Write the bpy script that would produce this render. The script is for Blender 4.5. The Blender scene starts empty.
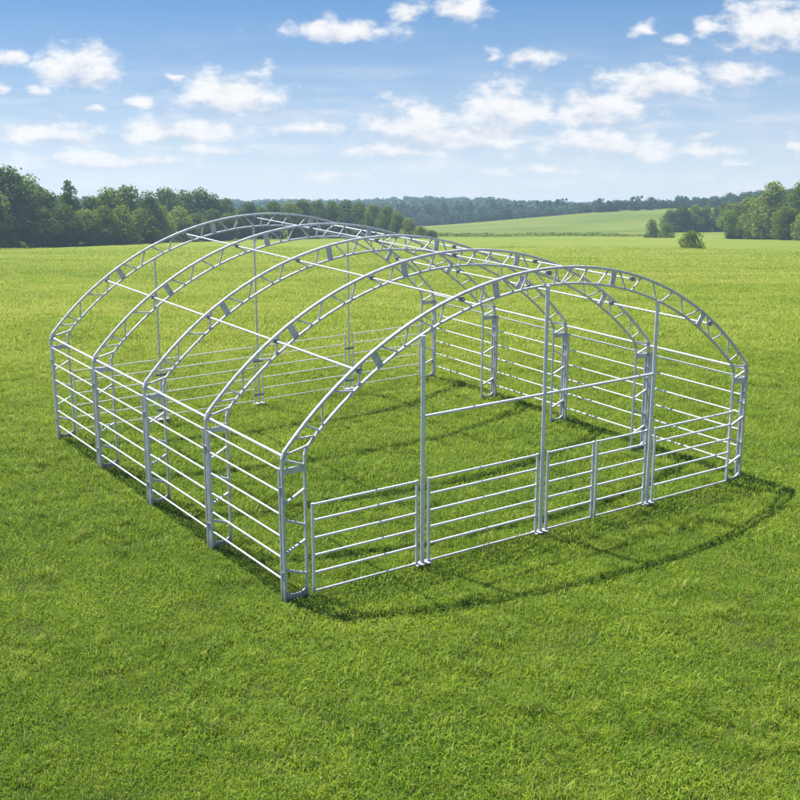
import bpy, math, random
import numpy as np
from mathutils import Vector, Matrix

SC = bpy.context.scene
COL = SC.collection
R = math.radians
rng = np.random.default_rng(11)
random.seed(5)

# ------------------------------------------------------------------ camera numbers (fitted)
CX, CY, CZ = -7.726, -14.361, 7.405
YAW, PITCH, FPX = 0.59777, 0.2584, 1184.97
FX, FY = math.sin(YAW), math.cos(YAW)          # horizontal forward
RX, RY = math.cos(YAW), -math.sin(YAW)         # horizontal right
SLOPE = 0.11                                   # the landscape falls away beyond the shelter

def sstep(a, b, x):
    t = np.clip((np.asarray(x, float) - a) / (b - a), 0, 1)
    return t * t * (3 - 2 * t)

def dl(x, y):
    return (x - CX) * FX + (y - CY) * FY, (x - CX) * RX + (y - CY) * RY

def xy(d, l):
    return CX + d * FX + l * RX, CY + d * FY + l * RY

HL = np.array([-400., -60., 0, 36, 72, 110, 145, 260, 700])
HH = np.array([0.0, 0.2, 1.2, 3.8, 7.0, 8.6, 10.6, 14.0, 16.0])

def height(d, l):
    d = np.asarray(d, float); l = np.asarray(l, float)
    t = d - 38.0
    ramp = np.where(t < -8, 0.0, np.where(t > 8, t, (t + 8) ** 2 / 32.0))
    z = -SLOPE * ramp
    h = np.interp(l, HL, HH)
    z = z + h * sstep(262, 430, d) * (1 - sstep(430, 560, d))
    far = 9.0 - 4.0 * sstep(40, 230, l)
    far = far + 1.2 * np.sin(l * 0.021 + 1.0) + 0.7 * np.sin(l * 0.047)
    z = z + far * sstep(500, 900, d)
    und = 0.22 * np.sin(d * 0.11 + l * 0.05) * np.sin(l * 0.083 - d * 0.03 + 1.3)
    z = z + und * sstep(34, 60, d)
    return z

def at(u, d):
    """lateral offset that the photo column u has at distance d, on the terrain"""
    l = 0.0
    for _ in range(4):
        z = float(height(d, l))
        zc = d * math.cos(PITCH) + (CZ - z) * math.sin(PITCH)
        l = (u - 400) / FPX * zc
    return l

def ray_d(u, v):
    """distance at which the photo row v meets the terrain"""
    tn = math.tan(PITCH + math.atan((v - 400) / FPX))
    ds = np.linspace(40, 900, 8000)
    zs = height(ds, (u - 400) / FPX * ds * 1.0)
    k = np.argmax(CZ - ds * tn <= zs)
    return float(ds[k])

def metres(v0, v1, d):
    """height spanned between two photo rows at distance d"""
    f = lambda v: math.tan(PITCH + math.atan((v - 400) / FPX))
    return d * (f(v0) - f(v1))

# ------------------------------------------------------------------ helpers
def link(o, parent=None):
    COL.objects.link(o)
    if parent is not None:
        o.parent = parent
    return o

def tag(o, label=None, cat=None, group=None, kind=None):
    if label: o['label'] = label
    if cat: o['category'] = cat
    if group: o['group'] = group
    if kind: o['kind'] = kind
    return o

def empty(name, loc=(0, 0, 0), parent=None):
    o = bpy.data.objects.new(name, None)
    o.empty_display_size = 0.2
    o.location = loc
    return link(o, parent)

class MB:
    """collects boxes, bars and sweeps, then links them as one mesh object"""
    def __init__(s):
        s.v, s.f, s.sm = [], [], []
    def add(s, vs, fs, smooth=False):
        n = len(s.v)
        s.v += [tuple(p) for p in vs]
        s.f += [tuple(i + n for i in f) for f in fs]
        s.sm += [smooth] * len(fs)
        return s
    def box(s, a, b):
        (x0, y0, z0), (x1, y1, z1) = a, b
        vs = [(x0, y0, z0), (x1, y0, z0), (x1, y1, z0), (x0, y1, z0), (x0, y0, z1), (x1, y0, z1), (x1, y1, z1), (x0, y1, z1)]
        return s.add(vs, [(0, 3, 2, 1), (4, 5, 6, 7), (0, 1, 5, 4), (1, 2, 6, 5), (2, 3, 7, 6), (3, 0, 4, 7)])
    def sweep(s, pts, w, h, side, rounded=0.0, n=4, smooth=False):
        """rectangular section swept along pts; w along 'side' (constant), h in the plane"""
        pts = [Vector(p) for p in pts]; side = Vector(side).normalized()
        rings = []
        for i, p in enumerate(pts):
            if i == 0: t = (pts[1] - p).normalized()
            elif i == len(pts) - 1: t = (p - pts[i - 1]).normalized()
            else:
                t = ((pts[i + 1] - p).normalized() + (p - pts[i - 1]).normalized()).normalized()
            nrm = t.cross(side).normalized()
            c = 1.0
            if 0 < i < len(pts) - 1:
                c = 1.0 / max(0.5, t.dot((p - pts[i - 1]).normalized()))
            b = min(w, h) * 0.16
            a, e = w / 2, h / 2 * c
            ring = [(-a + b, -e), (a - b, -e), (a, -e + b), (a, e - b), (a - b, e), (-a + b, e), (-a, e - b), (-a, -e + b)]
            rings.append([p + side * q[0] + nrm * q[1] for q in ring])
        m = 8; vs = [q for r in rings for q in r]; fs = []
        for i in range(len(rings) - 1):
            for j in range(m):
                fs.append((i * m + j, i * m + (j + 1) % m, (i + 1) * m + (j + 1) % m, (i + 1) * m + j))
        fs.append(tuple(range(m))[::-1]); k = (len(rings) - 1) * m
        fs.append(tuple(k + j for j in range(m)))
        return s.add(vs, fs)
    def tube(s, a, b, r, n=12, r2=None):
        a, b = Vector(a), Vector(b); t = (b - a).normalized()
        x = t.orthogonal().normalized(); y = t.cross(x)
        r2 = r if r2 is None else r2
        vs = [a + (x * math.cos(2 * math.pi * k / n) + y * math.sin(2 * math.pi * k / n)) * r for k in range(n)]
        vs += [b + (x * math.cos(2 * math.pi * k / n) + y * math.sin(2 * math.pi * k / n)) * r2 for k in range(n)]
        s.add(vs, [(k, (k + 1) % n, n + (k + 1) % n, n + k) for k in range(n)], True)
        s.add(vs[:n], [tuple(range(n))[::-1]]); s.add(vs[n:], [tuple(range(n))])
        return s
    def mesh(s, name):
        m = bpy.data.meshes.new(name)
        m.from_pydata(s.v, [], s.f)
        m.polygons.foreach_set('use_smooth', s.sm)
        m.update()
        return m
    def build(s, name, mat, parent=None):
        m = s.mesh(name); m.materials.append(mat)
        return link(bpy.data.objects.new(name, m), parent)

def np_mesh(name, V, F, smooth=False):
    m = bpy.data.meshes.new(name)
    n = F.shape[1]
    m.vertices.add(len(V)); m.vertices.foreach_set('co', np.ascontiguousarray(V, dtype=np.float32).ravel())
    m.loops.add(F.size); m.loops.foreach_set('vertex_index', np.ascontiguousarray(F, dtype=np.int32).ravel())
    m.polygons.add(len(F)); m.polygons.foreach_set('loop_start', np.arange(0, F.size, n, dtype=np.int32))
    m.polygons.foreach_set('use_smooth', np.full(len(F), smooth))
    m.update(calc_edges=True); m.validate()
    return m

def fattr(m, name, vals):
    a = m.attributes.new(name, 'FLOAT', 'POINT')
    a.data.foreach_set('value', np.ascontiguousarray(vals, dtype=np.float32))

# ------------------------------------------------------------------ node helpers
def newmat(name):
    m = bpy.data.materials.new(name); m.use_nodes = True
    nt = m.node_tree; nt.nodes.clear()
    return m, nt

class NT:
    def __init__(s, nt): s.nt = nt
    def n(s, t, **kw):
        nd = s.nt.nodes.new(t)
        for k, v in kw.items(): setattr(nd, k, v)
        return nd
    def put(s, sock, v):
        if isinstance(v, bpy.types.NodeSocket): s.nt.links.new(v, sock)
        elif v is not None: sock.default_value = v
    def m(s, op, a, b=None, c=None, clamp=False):
        nd = s.n('ShaderNodeMath', operation=op, use_clamp=clamp)
        for i, q in enumerate((a, b, c)):
            if q is not None: s.put(nd.inputs[i], q)
        return nd.outputs[0]
    def dot(s, v, w):
        nd = s.n('ShaderNodeVectorMath', operation='DOT_PRODUCT')
        s.put(nd.inputs[0], v); nd.inputs[1].default_value = w
        return nd.outputs['Value']
    def xyz(s, a, b, c):
        nd = s.n('ShaderNodeCombineXYZ')
        for i, q in enumerate((a, b, c)): s.put(nd.inputs[i], q)
        return nd.outputs[0]
    def noise(s, vec, scale, detail=4, rough=0.5, dist=0.0, out=0):
        nd = s.n('ShaderNodeTexNoise')
        s.put(nd.inputs['Vector'], vec); nd.inputs['Scale'].default_value = scale
        nd.inputs['Detail'].default_value = detail; nd.inputs['Roughness'].default_value = rough
        nd.inputs['Distortion'].default_value = dist
        return nd.outputs[out]
    def rng(s, v, a, b, c=0.0, d=1.0, smooth=True):
        nd = s.n('ShaderNodeMapRange', interpolation_type='SMOOTHSTEP' if smooth else 'LINEAR')
        s.put(nd.inputs[0], v)
        for i, q in enumerate((a, b, c, d)): s.put(nd.inputs[i + 1], q)
        return nd.outputs[0]
    def mix(s, f, a, b, blend='MIX'):
        nd = s.n('ShaderNodeMix', data_type='RGBA', blend_type=blend)
        s.put(nd.inputs[0], f); s.put(nd.inputs[6], a); s.put(nd.inputs[7], b)
        return nd.outputs[2]
    def scale(s, v, sc):
        nd = s.n('ShaderNodeVectorMath', operation='MULTIPLY')
        s.put(nd.inputs[0], v); nd.inputs[1].default_value = sc
        return nd.outputs[0]

def rgb(r, g, b): return (r, g, b, 1.0)

# ------------------------------------------------------------------ materials
def metal(name, base, rough, metallic, mottle=0.12):
    m, nt = newmat(name); N = NT(nt)
    geo = N.n('ShaderNodeNewGeometry')
    info = N.n('ShaderNodeObjectInfo')
    n1 = N.noise(geo.outputs['Position'], 9.0, 5, 0.6)
    n2 = N.noise(geo.outputs['Position'], 55.0, 3, 0.6)
    f = N.m('ADD', N.m('MULTIPLY', n1, 0.65), N.m('MULTIPLY', n2, 0.35))
    f = N.m('ADD', f, N.m('MULTIPLY', N.m('SUBTRACT', info.outputs['Random'], 0.5), 0.12))
    lo = rgb(*[c * (1 - mottle * 1.6) for c in base]); hi = rgb(*[min(0.9, c * (1 + mottle)) for c in base])
    col = N.mix(N.rng(f, 0.32, 0.68), lo, hi)
    vor = N.n('ShaderNodeTexVoronoi'); N.put(vor.inputs['Vector'], geo.outputs['Position']); vor.inputs['Scale'].default_value = 38
    sp = N.n('ShaderNodeSeparateColor'); N.put(sp.inputs[0], vor.outputs['Color'])
    col = N.mix(N.m('MULTIPLY', sp.outputs[0], 0.22), col, rgb(*[c * 0.62 for c in base]))
    stain = N.rng(N.noise(N.scale(geo.outputs['Position'], (7, 7, 1.5)), 1.6, 5, 0.65), 0.52, 0.72)
    col = N.mix(N.m('MULTIPLY', stain, 0.30), col, rgb(base[0] * 0.55, base[1] * 0.53, base[2] * 0.47))
    z = N.dot(geo.outputs['Position'], (0, 0, 1))
    mud = N.m('MULTIPLY', N.rng(N.m('ADD', z, N.m('MULTIPLY', n1, 0.16)), 0.34, 0.10), 0.55)
    col = N.mix(mud, col, rgb(0.17, 0.15, 0.10))
    b = N.n('ShaderNodeBsdfPrincipled')
    N.put(b.inputs['Base Color'], col); b.inputs['Metallic'].default_value = metallic
    N.put(b.inputs['Roughness'], N.rng(n1, 0.3, 0.7, rough - 0.08, rough + 0.1))
    bp = N.n('ShaderNodeBump'); bp.inputs['Strength'].default_value = 0.12; bp.inputs['Distance'].default_value = 0.004
    N.put(bp.inputs['Height'], n2); N.put(b.inputs['Normal'], bp.outputs[0])
    o = N.n('ShaderNodeOutputMaterial'); nt.links.new(b.outputs[0], o.inputs[0])
    return m

M_STEEL = metal('galvanised_steel', (0.60, 0.60, 0.68), 0.38, 0.25)
M_PALE = metal('pale_galvanised_tube', (0.75, 0.735, 0.83), 0.40, 0.1, 0.07)
M_CLAMP = metal('weathered_clamp_steel', (0.24, 0.265, 0.32), 0.55, 0.4)

def leafmat(name, dark, light, trans=0.35, scale=0.5, attr=True, spec=0.08):
    m, nt = newmat(name); N = NT(nt)
    info = N.n('ShaderNodeObjectInfo'); geo = N.n('ShaderNodeNewGeometry')
    at_ = N.n('ShaderNodeAttribute'); at_.attribute_name = 'rnd'
    n1 = N.noise(geo.outputs['Position'], scale, 3, 0.55)
    f = N.m('ADD', N.m('MULTIPLY', at_.outputs['Fac'], 0.45), N.m('MULTIPLY', n1, 0.5))
    f = N.m('ADD', f, N.m('MULTIPLY', N.m('SUBTRACT', info.outputs['Random'], 0.5), 0.45))
    col = N.mix(N.rng(f, 0.12, 0.85, smooth=False), rgb(*dark), rgb(*light))
    b = N.n('ShaderNodeBsdfPrincipled'); N.put(b.inputs['Base Color'], col)
    b.inputs['Roughness'].default_value = 0.6
    b.inputs['Specular IOR Level'].default_value = spec
    t = N.n('ShaderNodeBsdfTranslucent')
    N.put(t.inputs['Color'], N.mix(0.5, col, rgb(*[min(1, c * 1.5) for c in light])))
    mx = N.n('ShaderNodeMixShader'); mx.inputs[0].default_value = trans
    nt.links.new(b.outputs[0], mx.inputs[1]); nt.links.new(t.outputs[0], mx.inputs[2])
    o = N.n('ShaderNodeOutputMaterial'); nt.links.new(mx.outputs[0], o.inputs[0])
    return m

M_LEAF_DARK = leafmat('dark_leaves', (0.040, 0.078, 0.006), (0.135, 0.200, 0.016), 0.32)
M_LEAF_MID = leafmat('mid_green_leaves', (0.064, 0.112, 0.007), (0.205, 0.270, 0.018), 0.36)
M_LEAF_LIGHT = leafmat('light_leaves', (0.105, 0.160, 0.010), (0.270, 0.325, 0.026), 0.38)
M_LEAF_HAZED = leafmat('hazed_forest_leaves', (0.022, 0.080, 0.048), (0.062, 0.160, 0.088), 0.2, 0.05)  # bluer, brighter green: part of the distance haze is put into the leaf colour
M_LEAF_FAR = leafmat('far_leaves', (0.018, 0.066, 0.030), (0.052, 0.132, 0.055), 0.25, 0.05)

def barkmat():
    m, nt = newmat('bark'); N = NT(nt)
    tc = N.n('ShaderNodeTexCoord')
    n1 = N.noise(N.scale(tc.outputs['Object'], (6, 6, 1.2)), 3.0, 5, 0.6)
    col = N.mix(n1, rgb(0.05, 0.04, 0.03), rgb(0.16, 0.13, 0.10))
    b = N.n('ShaderNodeBsdfPrincipled'); N.put(b.inputs['Base Color'], col); b.inputs['Roughness'].default_value = 0.9
    o = N.n('ShaderNodeOutputMaterial'); nt.links.new(b.outputs[0], o.inputs[0])
    return m
M_BARK = barkmat()

# meadow colours, shared by the soil sheet and the blades so that they agree
def meadow_factor(N, pos):
    """0 = deep green sward, 1 = yellow sward; patches of several sizes"""
    big = N.noise(N.scale(pos, (1, 1, 0.0)), 0.045, 3, 0.5)
    mid = N.noise(N.scale(pos, (1, 1, 0.0)), 0.32, 4, 0.55)
    sml = N.noise(N.scale(pos, (1, 1, 0.0)), 1.7, 3, 0.6)
    f = N.m('ADD', N.m('MULTIPLY', big, 0.45), N.m('MULTIPLY', mid, 0.32))
    f = N.m('ADD', f, N.m('MULTIPLY', sml, 0.30))
    # sward goes from deep green to paler yellow-green with distance from the camera
    d = N.m('ADD', N.dot(pos, (FX, FY, 0)), -(CX * FX + CY * FY))
    tone_shift = N.rng(d, 10.0, 45.0, -0.10, 0.22)
    l = N.dot(pos, (RX, RY, 0))
    st = N.noise(N.xyz(N.m('MULTIPLY', d, 0.16), N.m('MULTIPLY', l, 0.035), 5.0), 1.0, 4, 0.6)
    tone_shift = N.m('ADD', tone_shift, N.m('MULTIPLY', N.m('SUBTRACT', st, 0.5), N.rng(d, 20, 50, 0.1, 0.75)))
    return N.m('ADD', f, tone_shift), d

def soilmat():
    m, nt = newmat('meadow_ground'); N = NT(nt)
    pos = N.n('ShaderNodeNewGeometry').outputs['Position']
    f, d = meadow_factor(N, pos)
    l = N.m('ADD', N.dot(pos, (RX, RY, 0)), -(CX * RX + CY * RY))
    near = N.mix(N.rng(f, 0.3, 0.75), rgb(0.030, 0.050, 0.008), rgb(0.065, 0.085, 0.014))
    # far meadow: blades no longer resolve, the sheet carries the sward's own colour
    streak = N.noise(N.xyz(N.m('MULTIPLY', d, 0.09), N.m('MULTIPLY', l, 0.02), 0.0), 1.0, 5, 0.6)
    fine = N.noise(N.scale(pos, (1, 1, 0)), 2.2, 4, 0.65)
    g = N.m('ADD', N.m('MULTIPLY', f, 0.55), N.m('MULTIPLY', streak, 0.40))
    g = N.m('ADD', g, N.m('MULTIPLY', N.m('SUBTRACT', fine, 0.5), 0.35))
    farc = N.mix(N.rng(g, 0.30, 0.75), rgb(0.090, 0.142, 0.015), rgb(0.175, 0.215, 0.028))
    farc = N.mix(N.rng(d, 270, 300), farc, N.mix(N.rng(streak, 0.35, 0.65), rgb(0.090, 0.138, 0.020), rgb(0.160, 0.190, 0.032)))
    col = N.mix(N.rng(d, 55.0, 130.0), near, farc)
    b = N.n('ShaderNodeBsdfPrincipled'); N.put(b.inputs['Base Color'], col)
    b.inputs['Roughness'].default_value = 0.95; b.inputs['Specular IOR Level'].default_value = 0.1
    bp = N.n('ShaderNodeBump'); bp.inputs['Strength'].default_value = 0.6; bp.inputs['Distance'].default_value = 0.15
    N.put(bp.inputs['Height'], fine); N.put(b.inputs['Normal'], bp.outputs[0])
    o = N.n('ShaderNodeOutputMaterial'); nt.links.new(b.outputs[0], o.inputs[0])
    return m

def grassmat():
    m, nt = newmat('grass_blades'); N = NT(nt)
    pos = N.n('ShaderNodeNewGeometry').outputs['Position']
    f, d = meadow_factor(N, pos)
    rnd = N.n('ShaderNodeAttribute'); rnd.attribute_name = 'rnd'
    info = N.n('ShaderNodeObjectInfo')
    g = N.m('ADD', f, N.m('MULTIPLY', N.m('SUBTRACT', rnd.outputs['Fac'], 0.5), 0.50))
    g = N.m('ADD', g, N.m('MULTIPLY', N.m('SUBTRACT', info.outputs['Random'], 0.5), 0.22))
    cr = N.n('ShaderNodeValToRGB')
    e = cr.color_ramp.elements
    e[0].position = 0.20; e[0].color = rgb(0.048, 0.128, 0.009)
    e[1].position = 0.92; e[1].color = rgb(0.56, 0.57, 0.14)
    x = e.new(0.48); x.color = rgb(0.165, 0.305, 0.017)
    x = e.new(0.70); x.color = rgb(0.370, 0.470, 0.038)
    N.put(cr.inputs[0], g)
    straw = N.m('GREATER_THAN', rnd.outputs['Fac'], 0.94)
    col = N.mix(N.m('MULTIPLY', straw, 0.8), cr.outputs[0], rgb(0.30, 0.25, 0.10))
    b = N.n('ShaderNodeBsdfPrincipled'); N.put(b.inputs['Base Color'], col)
    b.inputs['Roughness'].default_value = 0.5; b.inputs['Specular IOR Level'].default_value = 0.22
    t = N.n('ShaderNodeBsdfTranslucent'); N.put(t.inputs['Color'], N.mix(0.45, col, rgb(0.50, 0.60, 0.05)))
    mx = N.n('ShaderNodeMixShader'); mx.inputs[0].default_value = 0.42
    nt.links.new(b.outputs[0], mx.inputs[1]); nt.links.new(t.outputs[0], mx.inputs[2])
    o = N.n('ShaderNodeOutputMaterial'); nt.links.new(mx.outputs[0], o.inputs[0])
    return m

M_SOIL = soilmat(); M_GRASS = grassmat()

# ------------------------------------------------------------------ the ground sheet
def ground():
    ds = np.concatenate([np.arange(-24, 60, 2.0), np.arange(60, 200, 5.0), np.arange(200, 600, 10.0), np.arange(600, 1081, 24.0)])
    ts = np.linspace(-1, 1, 91)
    V = []
    for d in ds:
        half = 60 + 0.62 * max(d, 0)
        l = ts * half
        x, y = xy(d, l)
        V.append(np.stack([x, y, height(np.full_like(l, d), l)], 1))
    V = np.concatenate(V); nr, nc = len(ds), len(ts)
    i, j = np.meshgrid(np.arange(nr - 1), np.arange(nc - 1), indexing='ij')
    a = (i * nc + j).ravel()
    F = np.stack([a, a + 1, a + nc + 1, a + nc], 1)
    m = np_mesh('meadow', V, F, True)
    if m.polygons[0].normal.z < 0: m.flip_normals()
    m.materials.append(M_SOIL)
    o = link(bpy.data.objects.new('ground', m)); tag(o, kind='structure')
ground()

# ------------------------------------------------------------------ grass: tufts of blades on points
def tuft(name, n, radius, hmin, hmax, w, seed, lean=0.55):
    r = np.random.default_rng(seed)
    rr = radius * np.sqrt(r.random(n)); th = r.random(n) * 2 * np.pi
    bx, by = rr * np.cos(th), rr * np.sin(th)
    h = (hmin + (hmax - hmin) * r.random(n) ** 1.3) * (1 - 0.35 * (rr / radius) ** 2)
    az = r.random(n) * 2 * np.pi; le = lean * (0.15 + r.random(n)) * h
    fa = az + np.pi / 2 + r.normal(0, 0.5, n)
    ww = w * (0.7 + 0.6 * r.random(n))
    V = np.zeros((n, 5, 3)); sx, sy = np.cos(fa) * ww / 2, np.sin(fa) * ww / 2
    V[:, 0] = np.stack([bx - sx, by - sy, np.full(n, -0.01)], 1); V[:, 1] = np.stack([bx + sx, by + sy, np.full(n, -0.01)], 1)
    mx, my = bx + np.cos(az) * le * .3, by + np.sin(az) * le * .3
    V[:, 2] = np.stack([mx + sx * .85, my + sy * .85, h * .58], 1); V[:, 3] = np.stack([mx - sx * .85, my - sy * .85, h * .58], 1)
    V[:, 4] = np.stack([bx + np.cos(az) * le, by + np.sin(az) * le, h * (1 - 0.30 * np.minimum(le / h, 1.4) ** 2)], 1)
    k = np.arange(n) * 5
    T = np.stack([np.stack([k, k + 1, k + 2], 1), np.stack([k, k + 2, k + 3], 1), np.stack([k + 3, k + 2, k + 4], 1)], 1).reshape(-1, 3)
    m = np_mesh(name, V.reshape(-1, 3), T, True)
    fattr(m, 'rnd', np.repeat(r.random(n), 5))
    m.materials.append(M_GRASS)
    return bpy.data.objects.new(name, m)

def instancer(name, P, scale, rot, idx, sources, label_kind='stuff'):
    m = bpy.data.meshes.new(name)
    m.vertices.add(len(P)); m.vertices.foreach_set('co', np.ascontiguousarray(P, dtype=np.float32).ravel())
    fattr(m, 'sc', scale); fattr(m, 'rz', rot)
    a = m.attributes.new('idx', 'INT', 'POINT'); a.data.foreach_set('value', np.ascontiguousarray(idx, dtype=np.int32))
    o = link(bpy.data.objects.new(name, m)); tag(o, kind=label_kind)
    src = bpy.data.collections.new(name + '_tufts')
    for s in sources: src.objects.link(s)
    g = bpy.data.node_groups.new(name + '_scatter', 'GeometryNodeTree')
    g.interface.new_socket('Geometry', in_out='INPUT', socket_type='NodeSocketGeometry')
    g.interface.new_socket('Geometry', in_out='OUTPUT', socket_type='NodeSocketGeometry')
    N = NT(g)
    gi, go = N.n('NodeGroupInput'), N.n('NodeGroupOutput')
    ci = N.n('GeometryNodeCollectionInfo'); ci.inputs[0].default_value = src
    ci.inputs['Separate Children'].default_value = True; ci.inputs['Reset Children'].default_value = True
    ip = N.n('GeometryNodeInstanceOnPoints')
    def named(nm, t):
        q = N.n('GeometryNodeInputNamedAttribute', data_type=t); q.inputs[0].default_value = nm
        return q.outputs[0]
    L = g.links
    L.new(gi.outputs[0], ip.inputs['Points']); L.new(ci.outputs[0], ip.inputs['Instance'])
    ip.inputs['Pick Instance'].default_value = True
    L.new(named('idx', 'INT'), ip.inputs['Instance Index'])
    cx = N.n('ShaderNodeCombineXYZ'); L.new(named('rz', 'FLOAT'), cx.inputs[2])
    e2r = N.n('FunctionNodeEulerToRotation'); L.new(cx.outputs[0], e2r.inputs[0])
    L.new(e2r.outputs[0], ip.inputs['Rotation'])
    L.new(named('sc', 'FLOAT'), ip.inputs['Scale'])
    L.new(ip.outputs[0], go.inputs[0])
    md = o.modifiers.new('scatter', 'NODES'); md.node_group = g
    return o

def field_points(d0, d1, rho, margin, r):
    area_max = (d1 - d0) * 2 * (0.40 * d1 + margin)
    n = int(area_max * rho)
    d = d0 + (d1 - d0) * r.random(n); l = (r.random(n) * 2 - 1) * (0.40 * d1 + margin)
    k = np.abs(l) < 0.40 * d + margin
    return d[k], l[k]

def lowfreq(x, y, r, k=14, f0=0.5, f1=2.2):
    s = np.zeros_like(x)
    for _ in range(k):
        f = f0 + (f1 - f0) * r.random(); a = r.random() * 6.283
        s += np.sin(x * f * math.cos(a) + y * f * math.sin(a) + r.random() * 6.283)
    return s / math.sqrt(k / 2)

def grass():
    r = np.random.default_rng(3)
    src = [tuft('tuft_%d' % k, 170, 0.30, 0.035, 0.12, 0.0085, 40 + k, 1.15) for k in range(4)]
    src += [tuft('tuft_tall_%d' % k, 110, 0.16, 0.09, 0.23, 0.010, 60 + k, 1.05) for k in range(2)]
    src += [tuft('tuft_wide_%d' % k, 230, 0.80, 0.04, 0.095, 0.020, 80 + k, 1.2) for k in range(3)]
    P, S, I = [], [], []
    for d0, d1, rho, sc, kind in ((7, 20, 26, 1.0, 0), (20, 34, 18, 1.15, 0), (34, 62, 8.5, 1.5, 0), (50, 150, 2.6, 1.25, 2)):
        d, l = field_points(d0, d1, rho, 5.0, r)
        x, y = xy(d, l)
        q = lowfreq(x, y, np.random.default_rng(9)) * 0.5 + lowfreq(x, y, np.random.default_rng(8), 14, 2.0, 5.0) * 0.5
        s = sc * np.clip(1.05 + 0.24 * q, 0.80, 1.8) * (0.85 + 0.3 * r.random(len(d)))
        keep = np.ones(len(d), bool)
        if kind == 2:
            keep = r.random(len(d)) < sstep(50, 64, d) * (1 - 0.97 * sstep(85, 150, d)); s = s * (0.8 + 0.5 * sstep(60, 120, d))
        i = r.integers(0, 4, len(d)) if kind == 0 else 6 + r.integers(0, 3, len(d))
        P.append(np.stack([x, y, height(d, l)], 1)[keep]); S.append(s[keep]); I.append(i[keep])
        if kind == 0 and d0 < 34:          # taller tussocks standing out of the sward
            d, l = field_points(d0, d1, 12.0, 5.0, r); x, y = xy(d, l)
            q = lowfreq(x, y, np.random.default_rng(21), 14, 0.6, 3.0)
            k = q + r.normal(0, .5, len(q)) > 0.15
            P.append(np.stack([x, y, height(d, l)], 1)[k]); S.append((0.55 + 0.55 * r.random(len(d)))[k]); I.append((4 + r.integers(0, 2, len(d)))[k])
    P = np.concatenate(P); S = np.concatenate(S); I = np.concatenate(I)
    # collection order is alphabetical: tuft_0..3, tuft_tall_0..1, tuft_wide_0..2
    o = instancer('grass', P, S, r.random(len(P)) * 6.283, I, src)
    tag(o, 'short tufted green and yellow meadow grass', 'grass')
grass()

# ------------------------------------------------------------------ the shelter frame
W = 10.0; BAY = 2.5353; NB = 4; LEG = 2.30
XC = W / 2; RO = 6.63; RI = 6.36; ZC = 4.575 - RO
TH0 = math.degrees(math.asin(XC / RO))

def onarc(th, r):
    return Vector((XC - r * math.sin(R(th)), 0, ZC + r * math.cos(R(th))))

INX = 0.37
def chord_points():
    z0 = onarc(TH0, RO).z
    out = [Vector((0, 0, -0.05)), Vector((0, 0, z0 - 0.06))]
    out += [onarc(TH0 - 0.5 - (2 * TH0 - 1) * k / 44, RO) for k in range(45)]
    out += [Vector((W, 0, z0 - 0.06)), Vector((W, 0, -0.05))]
    thi = math.degrees(math.asin((XC - INX - 0.05) / RI)); zi = onarc(thi, RI).z
    inn = [Vector((INX, 0, -0.02)), Vector((INX, 0, zi - 0.12))]
    inn += [onarc(thi - (2 * thi) * k / 40, RI) for k in range(41)]
    inn += [Vector((W - INX, 0, zi - 0.12)), Vector((W - INX, 0, -0.02))]
    return out, inn

# (angle on the outer chord, angle on the inner chord) of every web, left to right
WEBS = [(46.4, 44.4), (44.2, 43.4), (40.6, 42.6), (38.6, 36.4), (33.3, 35.4), (29.8, 28.0), (25.0, 26.8), (23.3, 21.6),
        (18.8, 20.4), (16.6, 14.6), (11.9, 13.0), (8.6, 7.0), (4.2, 5.5), (2.9, 0.9), (-1.1, -0.6), (-3.9, -2.2), (-7.0, -5.6),
        (-11.2, -9.6), (-13.6, -15.3), (-18.1, -16.8), (-20.9, -22.5), (-25.6, -23.9), (-27.8, -29.4), (-32.6, -30.4),
        (-35.2, -37.2), (-40.0, -38.6), (-42.0, -43.6), (-45.6, -44.8)]
PLATES = [31.2, 10.0, -12.4, -33.9]
PURLINS = [34.2, 16.0, 0.4, -16.4, -36.2]
LEGBR = [(2.22, 2.10, 0.02), (1.55, 1.72, 0.018), (1.30, 1.17, 0.024), (0.78, 0.93, 0.018), (0.52, 0.40, 0.024)]

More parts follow.
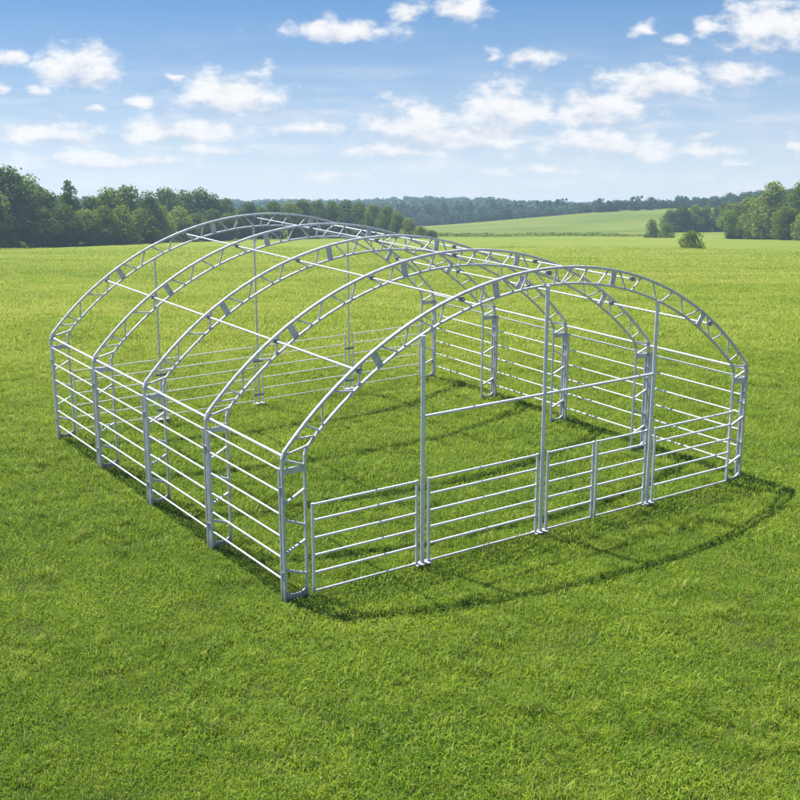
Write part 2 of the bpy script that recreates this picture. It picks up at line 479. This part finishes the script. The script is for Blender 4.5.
def shelter():
    root = empty('shelter_frame', (0, 0, 0))
    tag(root, 'open galvanised steel frame of five curved lattice arches joined by purlins, standing on the meadow', 'shelter frame')
    arch = empty('truss_arch', (0, 0, 0), root)
    out, inn = chord_points()
    MB().sweep(out, 0.060, 0.043, (0, 1, 0)).build('outer_chord', M_STEEL, arch)
    MB().sweep(inn, 0.050, 0.036, (0, 1, 0)).build('inner_chord', M_STEEL, arch)
    for to, ti in WEBS:
        a, b = onarc(to, RO - 0.022), onarc(ti, RI + 0.016)
        MB().tube(a, b, 0.0155, 10).build('web_brace', M_STEEL, arch)
    for th in PLATES:
        a, b = onarc(th, RO - 0.026), onarc(th, RI + 0.02)
        t = Vector((math.cos(R(th)), 0, math.sin(R(th)))) * 0.055
        m = MB()
        for yy in (0,):
            vs = []
            for y in (-0.012, 0.012):
                vs += [Vector((0, y, 0)) + q for q in (a - t, a + t, b + t, b - t)]
            m.add(vs, [(0, 1, 2, 3), (7, 6, 5, 4), (0, 4, 5, 1), (1, 5, 6, 2), (2, 6, 7, 3), (3, 7, 4, 0)])
        for q in (a * 0.8 + b * 0.2, a * 0.2 + b * 0.8):
            for k in (-0.5, 0.5):
                c = q + t * k
                m.tube(c + Vector((0, -0.012, 0)), c + Vector((0, -0.024, 0)), 0.011, 6)
        m.build('splice_plate', M_STEEL, arch)
    for th in PURLINS:
        p = onarc(th, RO - 0.075)
        MB().box((p.x - 0.03, -0.047, p.z - 0.03), (p.x + 0.03, 0.047, p.z + 0.03)).build('purlin_bracket', M_CLAMP, arch)
    for sx in (1, -1):
        X = lambda x: x if sx == 1 else W - x
        zk = onarc(TH0, RO).z
        MB().tube((X(0.02), 0, zk - 0.02), (X(0.44), 0, zk + 0.075), 0.019, 10).build('knee_strut', M_STEEL, arch)
        for zo, zi, r in LEGBR:
            MB().sweep([(X(0.025), 0, zo), (X(INX - 0.02), 0, zi)], 0.045, r * 1.6, (0, 1, 0)).build('leg_brace', M_STEEL, arch)
        x0, x1 = sorted((X(0.029), X(INX - 0.022)))
        MB().box((x0, -0.013, 2.00), (x1, 0.013, 2.09)).build('leg_plate', M_STEEL, arch)
        # curved foot plate between the two posts
        n = 10; vs = []; fs = []
        for y in (-0.014, 0.014):
            for k in range(n + 1):
                f = k / n; x = x0 + (x1 - x0) * f
                zt = 0.12 + 0.06 * abs(2 * f - 1) ** 3
                vs += [(x, y, 0.02), (x, y, zt)]
        h = 2 * (n + 1)
        for k in range(n):
            a = 2 * k
            fs += [(a, a + 2, a + 3, a + 1), (h + a + 1, h + a + 3, h + a + 2, h + a), (a + 1, a + 3, h + a + 3, h + a + 1), (a + 2, a, h + a, h + a + 2)]
        fs += [(0, 1, h + 1, h), (2 * n + 1, 2 * n, h + 2 * n, h + 2 * n + 1)]
        MB().add(vs, fs).build('foot_plate', M_STEEL, arch)
    kids = [c for c in arch.children]
    for k in range(1, NB + 1):
        a2 = arch.copy(); link(a2, root); a2.location = (0, k * BAY, 0)
        for c in kids:
            q = c.copy(); link(q, a2)
    # purlins over the arches and along both eaves
    for th in PURLINS:
        p = onarc(th, RO - 0.075)
        MB().tube((p.x, -0.05, p.z), (p.x, NB * BAY + 0.05, p.z), 0.010 if abs(th) < 2 else (0.0175 if abs(th) > 30 else 0.0145), 12).build('purlin', M_PALE, root)
    for x in (0.0, W):
        z = LEG - 0.045; s = 1 if x == 0 else -1
        MB().tube((x + s * 0.055, -0.03, z), (x + s * 0.055, NB * BAY + 0.03, z), 0.021, 12).build('eave_rail', M_PALE, root)
    # posts of the two gable ends and the beam over the front gates
    for Y, r in ((-0.045, 0.034), (NB * BAY + 0.045, 0.022)):
        for x in (2.45, 4.91, 7.45):
            th = math.degrees(math.asin((XC - x) / RI)); z = onarc(th, RI).z
            MB().tube((x, Y, 0), (x, Y, z), r, 14).build('end_post', M_PALE, root)
            MB().box((x - 0.155, Y - 0.085, 0.075), (x + 0.155, Y + 0.07, 0.095)).build('base_plate', M_PALE, root)
    for x0, x1 in ((2.484, 4.876), (4.944, 7.416)):
        MB().tube((x0, -0.045, 2.50), (x1, -0.045, 2.50), 0.024, 12).build('cross_beam', M_PALE, root)
    return root
shelter()

# ------------------------------------------------------------------ rail panels of the two sides
RAILZ = [2.06, 1.72, 1.37, 1.03, 0.70, 0.36]
SIDE_LABELS = {
    (0, 0): 'six-rail steel side panel nearest the viewer, at the front end of the left side',
    (0, 1): 'six-rail steel side panel second from the front along the left side',
    (0, 2): 'six-rail steel side panel third from the front along the left side',
    (0, 3): 'six-rail steel side panel at the rear end of the left side, far left',
    (1, 0): 'six-rail steel side panel at the front right corner, behind the rightmost gate',
    (1, 1): 'right side panel seen on either side of the third front post, six rails',
    (1, 2): 'right side panel seen between the middle and third front posts, six rails',
    (1, 3): 'right side panel at the rear end, just right of the first front post',
}
def side_panel():
    root = empty('rail_panel')
    y0, y1 = 0.075, BAY - 0.075
    for y in (y0, y1):
        MB().sweep([(0, y, -0.03), (0, y, RAILZ[0] + 0.022)], 0.052, 0.052, (1, 0, 0)).build('panel_post', M_STEEL, root)
        for z in (1.78, 0.46):
            MB().box((-0.034, min(y, 0 if y == y0 else BAY) + (0.0 if y == y0 else 0.02), z - 0.03),
                     (0.034, max(y, 0 if y == y0 else BAY) - (0.02 if y == y0 else 0.0), z + 0.03)).build('clamp', M_CLAMP, root)
    for z in RAILZ:
        MB().tube((0, y0 + 0.02, z), (0, y1 - 0.02, z), 0.015, 12).build('rail', M_PALE, root)
    return root
proto = side_panel()
kids = list(proto.children)
for side in (0, 1):
    for b in range(NB):
        if (side, b) == (0, 0): o = proto
        else:
            o = proto.copy(); link(o)
            for c in kids: q = c.copy(); link(q, o)
        o.location = (0.0 if side == 0 else W, b * BAY, 0)
        tag(o, SIDE_LABELS[(side, b)], 'rail panel', 'rail panels along the sides of the shelter')

# ------------------------------------------------------------------ gates across the two gable ends
def gate(x0, x1, Y, label, group, foot0, foot1, mat, r=0.0195, low=0.10, top=1.47):
    root = empty('gate', ((x0 + x1) / 2, Y, 0))
    cx = (x0 + x1) / 2; hw = (x1 - x0) / 2
    fr = [0, .18, .383, .583, .785, 1.0]
    zs = [top - (top - low) * f for f in fr]
    for s, foot in ((-1, foot0), (1, foot1)):
        MB().sweep([(s * hw, 0, 0.03 if foot else low - 0.022), (s * hw, 0, top + 0.022)], 2.1 * r, 2.1 * r, (1, 0, 0)).build('gate_post', mat, root)
    for z in zs:
        MB().tube((-hw + 0.018, 0, z), (hw - 0.018, 0, z), r, 12).build('rail', mat, root)
    tag(root, label, 'gate', group)
    return root

GY = -0.05
gF = 'gates across the front of the shelter'
gate(0.46, 2.335, GY, 'long six-rail gate beside the nearest corner leg, left end of the front', gF, False, True, M_PALE)
gate(2.565, 4.795, GY, 'long six-rail gate between the first and second front posts, widest of the front row', gF, True, True, M_PALE)
gate(5.025, 6.065, GY, 'narrow six-rail half gate right of the middle front post', gF, True, False, M_PALE)
gate(6.15, 7.335, GY, 'narrow six-rail half gate left of the third front post', gF, False, True, M_PALE)
gate(7.565, 9.58, GY, 'long six-rail gate between the third front post and the far right corner leg', gF, True, False, M_PALE)
RYB = NB * BAY + 0.05
gB = 'gates across the rear of the shelter'
rear = [gate(0.46, 2.335, RYB, 'thin grey rear gate at the left rear corner of the shelter', gB, False, True, M_PALE, 0.0115, 0.16),
        gate(2.565, 4.795, RYB, 'thin grey rear gate between the left and middle rear posts', gB, True, True, M_PALE, 0.0115, 0.16),
        gate(5.025, 7.335, RYB, 'thin grey rear gate between the middle and right rear posts', gB, True, True, M_PALE, 0.0115, 0.16),
        gate(7.565, 9.58, RYB, 'thin grey rear gate at the right rear corner of the shelter', gB, True, False, M_PALE, 0.0115, 0.16)]
for g_, xs in zip(rear, ((2.335,), (4.795,), (7.335,), ())):
    for x in xs:
        for z in (1.12, 0.3):
            lx = x - g_.location.x
            MB().box((lx - 0.02, -0.03, z - 0.025), (lx + 0.25, -0.022, z + 0.025)).build('latch_strap', M_CLAMP, g_)

# ------------------------------------------------------------------ trees
def crown_mesh(name, mat, seed, h, w, base=0.12, nb=26, nleaf=3200, leaf=0.34, shape='round', ragged=1.0):
    """leaf-sized faces over a cluster of boughs; unit = metres, foot at z=0"""
    r = np.random.default_rng(seed)
    C_, Rd = [], []
    for k in range(nb):
        t = base + (0.97 - base) * (k + r.random()) / nb
        if shape == 'round': q_ = min(1, max(0.0, (t - base) / (1.0 - base))); prof = math.sqrt(max(0.03, 1 - q_ ** 2.3)) * (0.72 + 0.28 * math.sin(math.pi * q_))
        elif shape == 'cone': prof = (1 - (t - base) / (1.0 - base)) ** 0.75
        else: prof = math.sqrt(max(0.02, 1 - ((t - base) / (1.0 - base)) ** 2.2))   # bush, wide at the foot
        rad = w / 2 * max(0.12, prof)
        br = (0.17 + 0.13 * r.random()) * w * ((0.25 + 0.55 * prof) if shape == 'cone' else (0.6 + 0.4 * prof))
        a = r.random() * 6.283; q = max(0, rad - br * 0.7) * math.sqrt(r.random() * 0.75 + 0.25)
        C_.append((q * math.cos(a), q * math.sin(a), min(t * h, h - br * 0.55))); Rd.append(br * (1.0 if shape != 'round' else 0.8 + 0.5 * r.random()))
    C_ = np.array(C_); Rd = np.array(Rd)
    wgt = Rd ** 2 / np.sum(Rd ** 2); b = r.choice(nb, nleaf, p=wgt)
    D = r.normal(size=(nleaf, 3)); D /= np.linalg.norm(D, axis=1)[:, None]
    rad = Rd[b] * (0.55 + 0.5 * r.random(nleaf) ** 0.6) * (1 + 0.07 * ragged * r.normal(size=nleaf))
    P = C_[b] + D * rad[:, None] * np.array([1, 1, 0.82])
    P[:, 2] = np.maximum(P[:, 2], 0.06 * h * r.random(nleaf))
    Nn = D * 0.9 + r.normal(size=(nleaf, 3)) * 0.65 + np.array([0, 0, 0.25]); Nn /= np.linalg.norm(Nn, axis=1)[:, None]
    T = np.cross(Nn, r.normal(size=(nleaf, 3))); T /= np.linalg.norm(T, axis=1)[:, None]
    B = np.cross(Nn, T)
    s = leaf * (0.55 + 0.9 * r.random(nleaf)); e = 0.55 + 0.4 * r.random(nleaf)
    V = np.stack([P + T * s[:, None] * .5, P + B * (s * e)[:, None] * .5 + Nn * (s * .12)[:, None], P - T * s[:, None] * .5, P - B * (s * e)[:, None] * .5], 1)
    F = np.arange(nleaf * 4).reshape(-1, 4)
    m = np_mesh(name, V.reshape(-1, 3), F)
    bough = r.random(nb)
    fattr(m, 'rnd', np.repeat(0.55 * bough[b] + 0.45 * r.random(nleaf), 4))
    m.materials.append(mat)
    return m

def trunk_mesh(name, seed, h, w, base):
    r = random.Random(seed); m = MB()
    p = Vector((0, 0, -0.3)); rad = 0.028 * h + 0.03; n = 7
    nodes = []
    for k in range(n):
        q = p + Vector((r.uniform(-.02, .02) * h, r.uniform(-.02, .02) * h, h * 0.86 / n))
        m.tube(p, q, rad, 8, rad * 0.8); nodes.append((q, rad * 0.8)); p = q; rad *= 0.8
    for q, rr in nodes[1:]:
        for _ in range(2):
            a = r.random() * 6.283; L = w * r.uniform(.22, .4)
            L *= 0.45 if base == 0.031 else 1.0
            m.tube(q, q + Vector((math.cos(a) * L, math.sin(a) * L, L * r.uniform(.3, .8))), rr * 0.5, 6, rr * 0.12)
    me = m.mesh(name); me.materials.append(M_BARK)
    return me

KINDS = {}
def kind(key, mat, shape, h, w, variants, base, nleaf, leaf, nb=26):
    KINDS[key] = [(crown_mesh('crown', mat, hash_(key) + k, h, w, base, nb, nleaf, leaf, shape), trunk_mesh('trunk', hash_(key) + 50 + k, h, w, base), h, w) for k in range(variants)]
def hash_(s): return sum(ord(c) * (i + 3) for i, c in enumerate(s)) % 9973
kind('dark', M_LEAF_DARK, 'round', 10, 7.5, 4, 0.03, 5600, 0.36, 26)
kind('mid', M_LEAF_MID, 'round', 9, 7.0, 4, 0.03, 5600, 0.34, 24)
kind('light', M_LEAF_LIGHT, 'round', 8, 6.5, 3, 0.02, 5200, 0.32, 22)
kind('cone', M_LEAF_DARK, 'cone', 10, 6.5, 2, 0.031, 4600, 0.32, 34)
kind('bush', M_LEAF_MID, 'bush', 3, 4.2, 3, -0.06, 3200, 0.20, 22)
kind('ridge', M_LEAF_FAR, 'round', 9, 8.0, 3, 0.0, 900, 0.75, 20)

def tree(key, var, d, l, h, w, name, label, group, cat='tree'):
    cm, tm, h0, w0 = KINDS[key][var % len(KINDS[key])]
    x, y = xy(d, l); z = float(height(d, l))
    root = empty(name, (x, y, z - 0.05)); root.rotation_euler.z = (d * 7.3 + l * 3.1) % 6.283
    root.scale = (w / w0, w / w0, h / h0)
    link(bpy.data.objects.new('crown', cm), root)
    link(bpy.data.objects.new('stems' if cat == 'bush' else 'trunk', tm), root)
    tag(root, label, cat, group)
    return root

ORD = ['first', 'second', 'third', 'fourth', 'fifth', 'sixth', 'seventh', 'eighth', 'ninth', 'tenth', 'eleventh', 'twelfth', 'thirteenth',
       'fourteenth', 'fifteenth', 'sixteenth', 'seventeenth', 'eighteenth', 'nineteenth', 'twentieth', 'twenty-first', 'twenty-second', 'twenty-third', 'twenty-fourth', 'twenty-fifth', 'twenty-sixth']
LOOK = {'dark': 'dark rounded tree', 'mid': 'mid green rounded tree', 'light': 'pale green sunlit tree', 'cone': 'dark pointed tree', 'bush': 'low round bush'}

def row(specs, where, group, v_base, w_px_default):
    """specs: (column, kind, top row, width px[, depth offset])"""
    specs = sorted(specs, key=lambda q: q[0])
    for i, q in enumerate(specs):
        u, k, vt, wp = q[:4]; off = q[4] if len(q) > 4 else 0
        vb = v_base(u)
        d = ray_d(u, vb) + off; l = at(u, d)
        z = float(height(d, l)); tn = math.tan(PITCH + math.atan((vt - 400) / FPX))
        h = max(0.8, (CZ - d * tn) - z)
        zc = d * math.cos(PITCH) + (CZ - z) * math.sin(PITCH)
        w = wp / FPX * zc * (1.0 if k == 'bush' else 1.3)
        nm = {'dark': 'broadleaf_tree', 'mid': 'broadleaf_tree', 'light': 'broadleaf_tree', 'cone': 'conifer_tree', 'bush': 'bush'}[k]
        tree(k, i, d, l, h, w, nm, '%s, %s from left in %s' % (LOOK[k], ORD[i], where), group, 'bush' if k == 'bush' else 'tree')

vbL = lambda u: np.interp(u, [-60, 0, 120, 235], [251, 249, 244, 240])
row([(-62, 'dark', 172, 60, 4), (-38, 'dark', 168, 56, 4), (-14, 'mid', 170, 48, 3), (12, 'dark', 168, 50, 3), (30, 'mid', 178, 40, 5), (50, 'dark', 192, 36, 5), (72, 'cone', 179, 40, 6), (94, 'dark', 197, 32, 7),
     (112, 'mid', 190, 34, 8), (131, 'mid', 188, 34, 8), (150, 'dark', 193, 30, 8), (168, 'dark', 189, 34, 8), (186, 'dark', 192, 34, 10), (201, 'dark', 190, 30, 8), (213, 'dark', 195, 30, 8), (227, 'dark', 199, 22, 8)],
    'tall back row of left wood', 'trees of the left wood', vbL, 30)
row([(-44, 'mid', 190, 44), (-8, 'dark', 196, 40), (22, 'mid', 205, 36), (44, 'dark', 208, 32), (66, 'dark', 205, 34), (88, 'mid', 211, 32), (106, 'mid', 206, 30), (124, 'light', 207, 30), (142, 'mid', 210, 28),
     (160, 'light', 206, 30), (180, 'light', 208, 30), (196, 'dark', 214, 26), (214, 'dark', 210, 26), (228, 'mid', 214, 20)],
    'lower front row of left wood', 'trees of the left wood', vbL, 30)
row([(3, 'bush', 240, 16, -4), (18, 'bush', 241, 20, -4), (120, 'bush', 236, 10, -3)], 'grass before left wood', 'bushes at the foot of the left wood', vbL, 12)
vbM = lambda u: np.interp(u, [235, 300, 400, 440], [239, 238.5, 238, 238])
row([(240, 'mid', 212, 20), (250, 'dark', 203, 22), (262, 'mid', 207, 20), (274, 'dark', 202, 24), (290, 'mid', 203, 24), (303, 'dark', 201, 24), (318, 'mid', 200, 24), (332, 'mid', 202, 24), (346, 'dark', 201, 24),
     (360, 'dark', 203, 24), (374, 'mid', 204, 22), (387, 'dark', 207, 20), (397, 'mid', 212, 16), (408, 'mid', 219, 16), (420, 'light', 226, 14), (431, 'mid', 230, 14)],
    'middle wood behind rear arch', 'trees of the middle wood', vbM, 20)
vbR = lambda u: np.interp(u, [640, 740, 840], [237.5, 239, 241])
row([(732, 'mid', 204, 26, 6), (748, 'mid', 199, 28, 8), (771, 'light', 182, 34, 5), (797, 'mid', 184, 36, 5), (822, 'dark', 180, 38, 5), (850, 'mid', 184, 40, 5)],
    'tall clump at right edge', 'trees of the right clump', vbR, 30)
row([(728, 'mid', 211, 20), (743, 'light', 215, 20), (758, 'mid', 210, 24), (784, 'mid', 207, 26), (806, 'light', 210, 26), (834, 'mid', 206, 30)],
    'lower front of right clump', 'trees of the right clump', vbR, 30)
vbS = lambda u: np.interp(u, [660, 730], [232, 231])
row([(670, 'dark', 210, 18), (682, 'dark', 206, 20), (694, 'mid', 205, 20), (705, 'mid', 206, 18), (716, 'dark', 207, 18), (725, 'dark', 203, 18)],
    'dark copse behind lone bush', 'trees of the right copse', vbS, 20)
row([(651, 'bush', 219.5, 16), (666, 'bush', 223.5, 18)], 'pair before dark copse', 'pair of bushes in front of the copse', lambda u: 237.5, 12)
dlone = ray_d(690, 248.5)
tree('bush', 1, dlone, at(691, dlone), metres(248.5, 231, dlone), 28 / FPX * dlone * 1.0, 'bush', 'lone round bush standing out in the open field on the right', None, 'bush')

# small trees along the far right ridge and the valley edge
for i in range(46):
    u = 585 + i * 4.6 + random.uniform(-1.5, 1.5)
    d = 424 + random.uniform(-6, 10); l = at(u, d)
    h = np.interp(u, [585, 640, 700, 760, 800], [2.9, 3.6, 3.5, 4.4, 4.2]) * random.uniform(0.75, 1.2)
    tree('ridge', i, d, l, h, h * random.uniform(1.2, 1.9), 'broadleaf_tree', 'small dark tree in the continuous row along the far right ridge', 'trees along the far right ridge')
for i in range(34):
    u = 396 + i * 5.6 + random.uniform(-1.5, 1.5)
    d = 455 + random.uniform(-6, 12); l = at(u, d)
    tree('ridge', i, d, l, random.uniform(2.8, 4.8), random.uniform(4.5, 7), 'broadleaf_tree', 'dark green tree in the valley row below the far wooded hill', 'trees along the valley edge')

# hedge across the field
def hedge():
    r = np.random.default_rng(77); V = []; A = []
    n = 5200
    u = 405 + 245 * r.random(n); base = []
    d = 275 + 3.0 * r.normal(size=n) * 0.6
    l = (u - 400) / FPX * d * 1.0
    hh = 0.40 + 0.22 * np.sin(l * 0.31) * np.sin(l * 0.13 + 1) + 0.1 * np.sin(l * 1.3) + 0.35 * (1 - sstep(-2, 30, l))
    x, y = xy(d, l); z = height(d, l) + np.clip(hh, 0.25, 2) * r.random(n)
    P = np.stack([x, y, z], 1)
    Nn = r.normal(size=(n, 3)) + np.array([0, 0, .4]); Nn /= np.linalg.norm(Nn, axis=1)[:, None]
    T = np.cross(Nn, r.normal(size=(n, 3))); T /= np.linalg.norm(T, axis=1)[:, None]; B = np.cross(Nn, T)
    s = 0.3 * (0.5 + r.random(n))[:, None]
    Vv = np.stack([P + T * s, P + B * s * .7, P - T * s, P - B * s * .7], 1).reshape(-1, 3)
    m = np_mesh('hedge', Vv, np.arange(n * 4).reshape(-1, 4)); fattr(m, 'rnd', np.repeat(r.random(n), 4))
    m.materials.append(M_LEAF_LIGHT)
    o = link(bpy.data.objects.new('hedge', m)); tag(o, 'long low green hedge crossing the field below the sloping pasture', 'hedge')
hedge()

# the wooded hill far behind: one mass
def far_wood():
    r = np.random.default_rng(31)
    src = []
    for k in range(3):
        m = crown_mesh('far_crown_%d' % k, M_LEAF_HAZED, 300 + k, 9, 7.5, 0.0, 14, 420, 1.25, 'cone' if k == 2 else 'round')
        src.append(bpy.data.objects.new('far_crown_%d' % k, m))
    n = 9500
    d = 500 + 440 * r.random(n); l = -480 + 1000 * r.random(n)
    k = np.abs(l) < 0.52 * d + 10
    d, l = d[k], l[k]
    x, y = xy(d, l)
    o = instancer('far_woodland', np.stack([x, y, height(d, l) - 0.4], 1), 0.75 + 0.55 * r.random(len(d)), r.random(len(d)) * 6.283, r.integers(0, 3, len(d)), src)
    tag(o, 'hazy blue-green mass of forest covering the distant hill', 'woodland')
far_wood()

# ------------------------------------------------------------------ the air
def haze():
    # box lying along the sloping land, sky outside it
    m = MB(); vs = []
    for w in (0, 1):
        for d, l in ((-26, -760), (1090, -760), (1090, 760), (-26, 760)):
            x, y = xy(d, l)
            zb = -SLOPE * (d - 38)
            vs.append((x, y, zb - 9.0 if w == 0 else zb + 27.0))
    m.add(vs, [(0, 1, 2, 3), (7, 6, 5, 4), (0, 4, 5, 1), (1, 5, 6, 2), (2, 6, 7, 3), (3, 7, 4, 0)])
    mat, nt = newmat('haze_air'); N = NT(nt)
    v = N.n('ShaderNodeVolumePrincipled')
    v.inputs['Color'].default_value = rgb(0.62, 0.82, 1.0)
    v.inputs['Density'].default_value = 0.0006
    v.inputs['Anisotropy'].default_value = 0.3
    o = N.n('ShaderNodeOutputMaterial'); nt.links.new(v.outputs[0], o.inputs['Volume'])
    ob = m.build('haze', mat); tag(ob, kind='stuff')
    me = ob.data
    import bmesh
    bm = bmesh.new(); bm.from_mesh(me); bmesh.ops.recalc_face_normals(bm, faces=bm.faces); bm.to_mesh(me); bm.free()
haze()

# ------------------------------------------------------------------ sun, sky and clouds
SUNV = Vector((-0.30, 1.0, 2.12)).normalized()
TILT = 0.105
ZT = Vector((TILT * FX, TILT * FY, 1)).normalized(); XT = Vector((RX, RY, 0)); YT = ZT.cross(XT)
s_el = math.asin(SUNV.dot(ZT)); s_az = math.atan2(SUNV.dot(XT), SUNV.dot(YT))
sun = bpy.data.lights.new('sun', 'SUN'); sun.energy = 5.0; sun.angle = R(0.53); sun.color = (1.0, 0.955, 0.88)
so = link(bpy.data.objects.new('sun', sun)); so.rotation_euler = SUNV.to_track_quat('Z', 'Y').to_euler(); so.location = (0, 0, 60)

CLOUDS = [  # column, row, half width, half height, weight
    (340, 31, 66, 11, 1.0), (80, 69, 40, 22, 1.1), (12, 58, 22, 10, .9), (146, 100, 19, 7, .8), (230, 96, 52, 24, 1.15), (38, 91, 14, 7, .8), (4, 87, 12, 6, .8),
    (408, 13, 20, 12, .85), (462, 10, 24, 18, 1.0), (493, 57, 13, 9, .7), (533, 58, 33, 10, .95), (508, 112, 46, 26, 1.15), (415, 128, 62, 24, 1.05), (460, 140, 95, 15, .85),
    (655, 85, 56, 20, 1.1), (603, 112, 48, 18, 1.1), (740, 77, 42, 14, 1.0), (772, 26, 52, 26, 1.15), (712, 28, 16, 11, .85), (683, 42, 17, 8, .7), (650, 30, 17, 8, .65),
    (605, 146, 86, 19, .85), (710, 149, 30, 9, .85), (708, 135, 18, 6, .7), (737, 163, 18, 6, .7), (797, 147, 14, 12, .8), (312, 128, 50, 9, .85),
    (50, 135, 80, 15, .85), (180, 131, 84, 15, .9), (110, 161, 110, 11, .7), (210, 150, 60, 9, .55), (400, 152, 70, 9, .6), (330, 178, 60, 7, .4), (520, 172, 90, 8, .45), (172, 76, 10, 5, .6), (92, 106, 14, 5, .6), (760, 45, 20, 8, .6)]

def cam_dir(u, v):
    cp, sp = math.cos(PITCH), math.sin(PITCH)
    f = Vector((FX * cp, FY * cp, -sp)); r = Vector((RX, RY, 0)); up = r.cross(f)
    return f + r * ((u - 400) / FPX) - up * ((v - 400) / FPX)

def world():
    w = bpy.data.worlds.new('World'); SC.world = w; w.use_nodes = True
    nt = w.node_tree; nt.nodes.clear(); N = NT(nt)
    D = N.n('ShaderNodeTexCoord').outputs['Generated']
    x, y, z = N.dot(D, XT), N.dot(D, YT), N.dot(D, ZT)
    sky = N.n('ShaderNodeTexSky', sky_type='NISHITA', sun_disc=False)
    sky.sun_elevation = s_el; sky.sun_rotation = s_az
    sky.altitude = 300; sky.air_density = 1.0; sky.dust_density = 0.3; sky.ozone_density = 3.0
    N.put(sky.inputs['Vector'], N.xyz(x, y, N.m('ADD', N.m('MULTIPLY', N.m('MAXIMUM', z, 0.0), 0.95), 0.07)))
    hs = N.n('ShaderNodeHueSaturation'); hs.inputs['Saturation'].default_value = 1.6; hs.inputs['Value'].default_value = 0.53; hs.inputs['Hue'].default_value = 0.502
    N.put(hs.inputs['Color'], sky.outputs[0])
    low = N.m('POWER', 2.718, N.m('MULTIPLY', N.m('MAXIMUM', z, 0.0), -1 / 0.095))
    skycol = N.mix(N.m('MULTIPLY', low, 0.92), hs.outputs[0], rgb(5.1, 5.15, 5.15))
    yy = N.m('MAXIMUM', y, 0.05)
    a = N.m('DIVIDE', x, yy); e = N.m('DIVIDE', z, yy)
    front = N.rng(y, 0.05, 0.3)
    P = N.xyz(a, N.m('MULTIPLY', e, 1.7), 0.0)
    wv = N.n('ShaderNodeTexNoise'); N.put(wv.inputs['Vector'], P); wv.inputs['Scale'].default_value = 22; wv.inputs['Detail'].default_value = 4
    sep = N.n('ShaderNodeSeparateColor'); N.put(sep.inputs[0], wv.outputs['Color'])
    a2 = N.m('ADD', a, N.m('MULTIPLY', N.m('SUBTRACT', sep.outputs[0], 0.5), 0.034))
    e2 = N.m('ADD', e, N.m('MULTIPLY', N.m('SUBTRACT', sep.outputs[1], 0.5), 0.017))
    field = None; rel = None
    for u, v, hw, hh, wt in CLOUDS:
        q = cam_dir(u, v); qa, qe = q.dot(XT) / q.dot(YT), q.dot(ZT) / q.dot(YT)
        ra, re = 1.0 * hw / FPX, 1.08 * hh / FPX
        dx = N.m('MULTIPLY', N.m('SUBTRACT', a2, qa), 1 / ra)
        dz = N.m('MULTIPLY', N.m('SUBTRACT', e2, qe), 1 / re)
        dzz = N.m('MULTIPLY', dz, N.m('ADD', 1.0, N.m('MULTIPLY', N.m('LESS_THAN', dz, 0.0), 0.25)))   # flatter undersides
        rr = N.m('SQRT', N.m('ADD', N.m('MULTIPLY', dx, dx), N.m('MULTIPLY', dzz, dzz)))
        f = N.m('SUBTRACT', 0.45 + 0.55 * wt, rr)
        under = N.m('MULTIPLY', N.m('MULTIPLY', dz, -1.0), N.rng(f, -0.2, 0.3))
        if field is None: field, rel = f, under
        else:
            field = N.m('SMOOTH_MAX', field, f, 0.12); rel = N.m('MAXIMUM', rel, under)
    n1 = N.noise(P, 40, 8, 0.57); n2 = N.noise(P, 130, 6, 0.6)
    dens = N.m('ADD', field, N.m('MULTIPLY', N.m('SUBTRACT', n1, 0.5), 2.5))
    dens = N.m('ADD', dens, N.m('MULTIPLY', N.m('SUBTRACT', n2, 0.5), 0.25))
    alpha = N.rng(dens, -0.25, 0.72)
    # thin veil low over the horizon
    n3 = N.noise(N.xyz(N.m('MULTIPLY', a, 0.35), N.m('MULTIPLY', e, 2.2), 3.0), 26, 6, 0.6)
    veil = N.m('MULTIPLY', N.rng(n3, 0.42, 0.75), N.m('MULTIPLY', N.rng(e, 0.17, 0.02), 0.75))
    alpha = N.m('MAXIMUM', alpha, veil)
    alpha = N.m('MULTIPLY', N.m('MULTIPLY', alpha, front), N.rng(e, 0.0, 0.02))
    lit = N.m('ADD', N.m('MULTIPLY', rel, 0.75), N.m('MULTIPLY', N.m('SUBTRACT', 0.58, n1), 1.7))
    ccol = N.mix(N.rng(lit, -0.05, 0.75), rgb(5.0, 4.93, 4.85), rgb(3.35, 3.55, 4.0))
    col = N.mix(N.m('MULTIPLY', alpha, 0.95), skycol, ccol)
    bg = N.n('ShaderNodeBackground'); N.put(bg.inputs[0], col); bg.inputs[1].default_value = 0.1
    o = N.n('ShaderNodeOutputWorld'); nt.links.new(bg.outputs[0], o.inputs[0])
    w.cycles.sampling_method = 'MANUAL'; w.cycles.sample_map_resolution = 512
world()

# ------------------------------------------------------------------ camera and render settings
cam = bpy.data.cameras.new('camera'); cam.sensor_width = 36; cam.sensor_fit = 'HORIZONTAL'
cam.lens = 36 * FPX / 800.0; cam.clip_start = 0.1; cam.clip_end = 6000
co = link(bpy.data.objects.new('camera', cam)); co.location = (CX, CY, CZ)
co.rotation_euler = (math.pi / 2 - PITCH, 0, -YAW)
SC.camera = co

vs_ = SC.view_settings
vs_.view_transform = 'Standard'; vs_.look = 'None'; vs_.exposure = 1.05; vs_.gamma = 1.0; vs_.use_curve_mapping = False
cy = SC.cycles
cy.use_denoising = True
try: cy.denoiser = 'OPENIMAGEDENOISE'
except Exception: pass
cy.use_adaptive_sampling = True; cy.adaptive_threshold = 0.015
cy.max_bounces = 7; cy.diffuse_bounces = 3; cy.glossy_bounces = 3; cy.transmission_bounces = 4; cy.volume_bounces = 0; cy.transparent_max_bounces = 8
cy.caustics_reflective = False; cy.caustics_refractive = False
cy.sample_clamp_indirect = 6.0
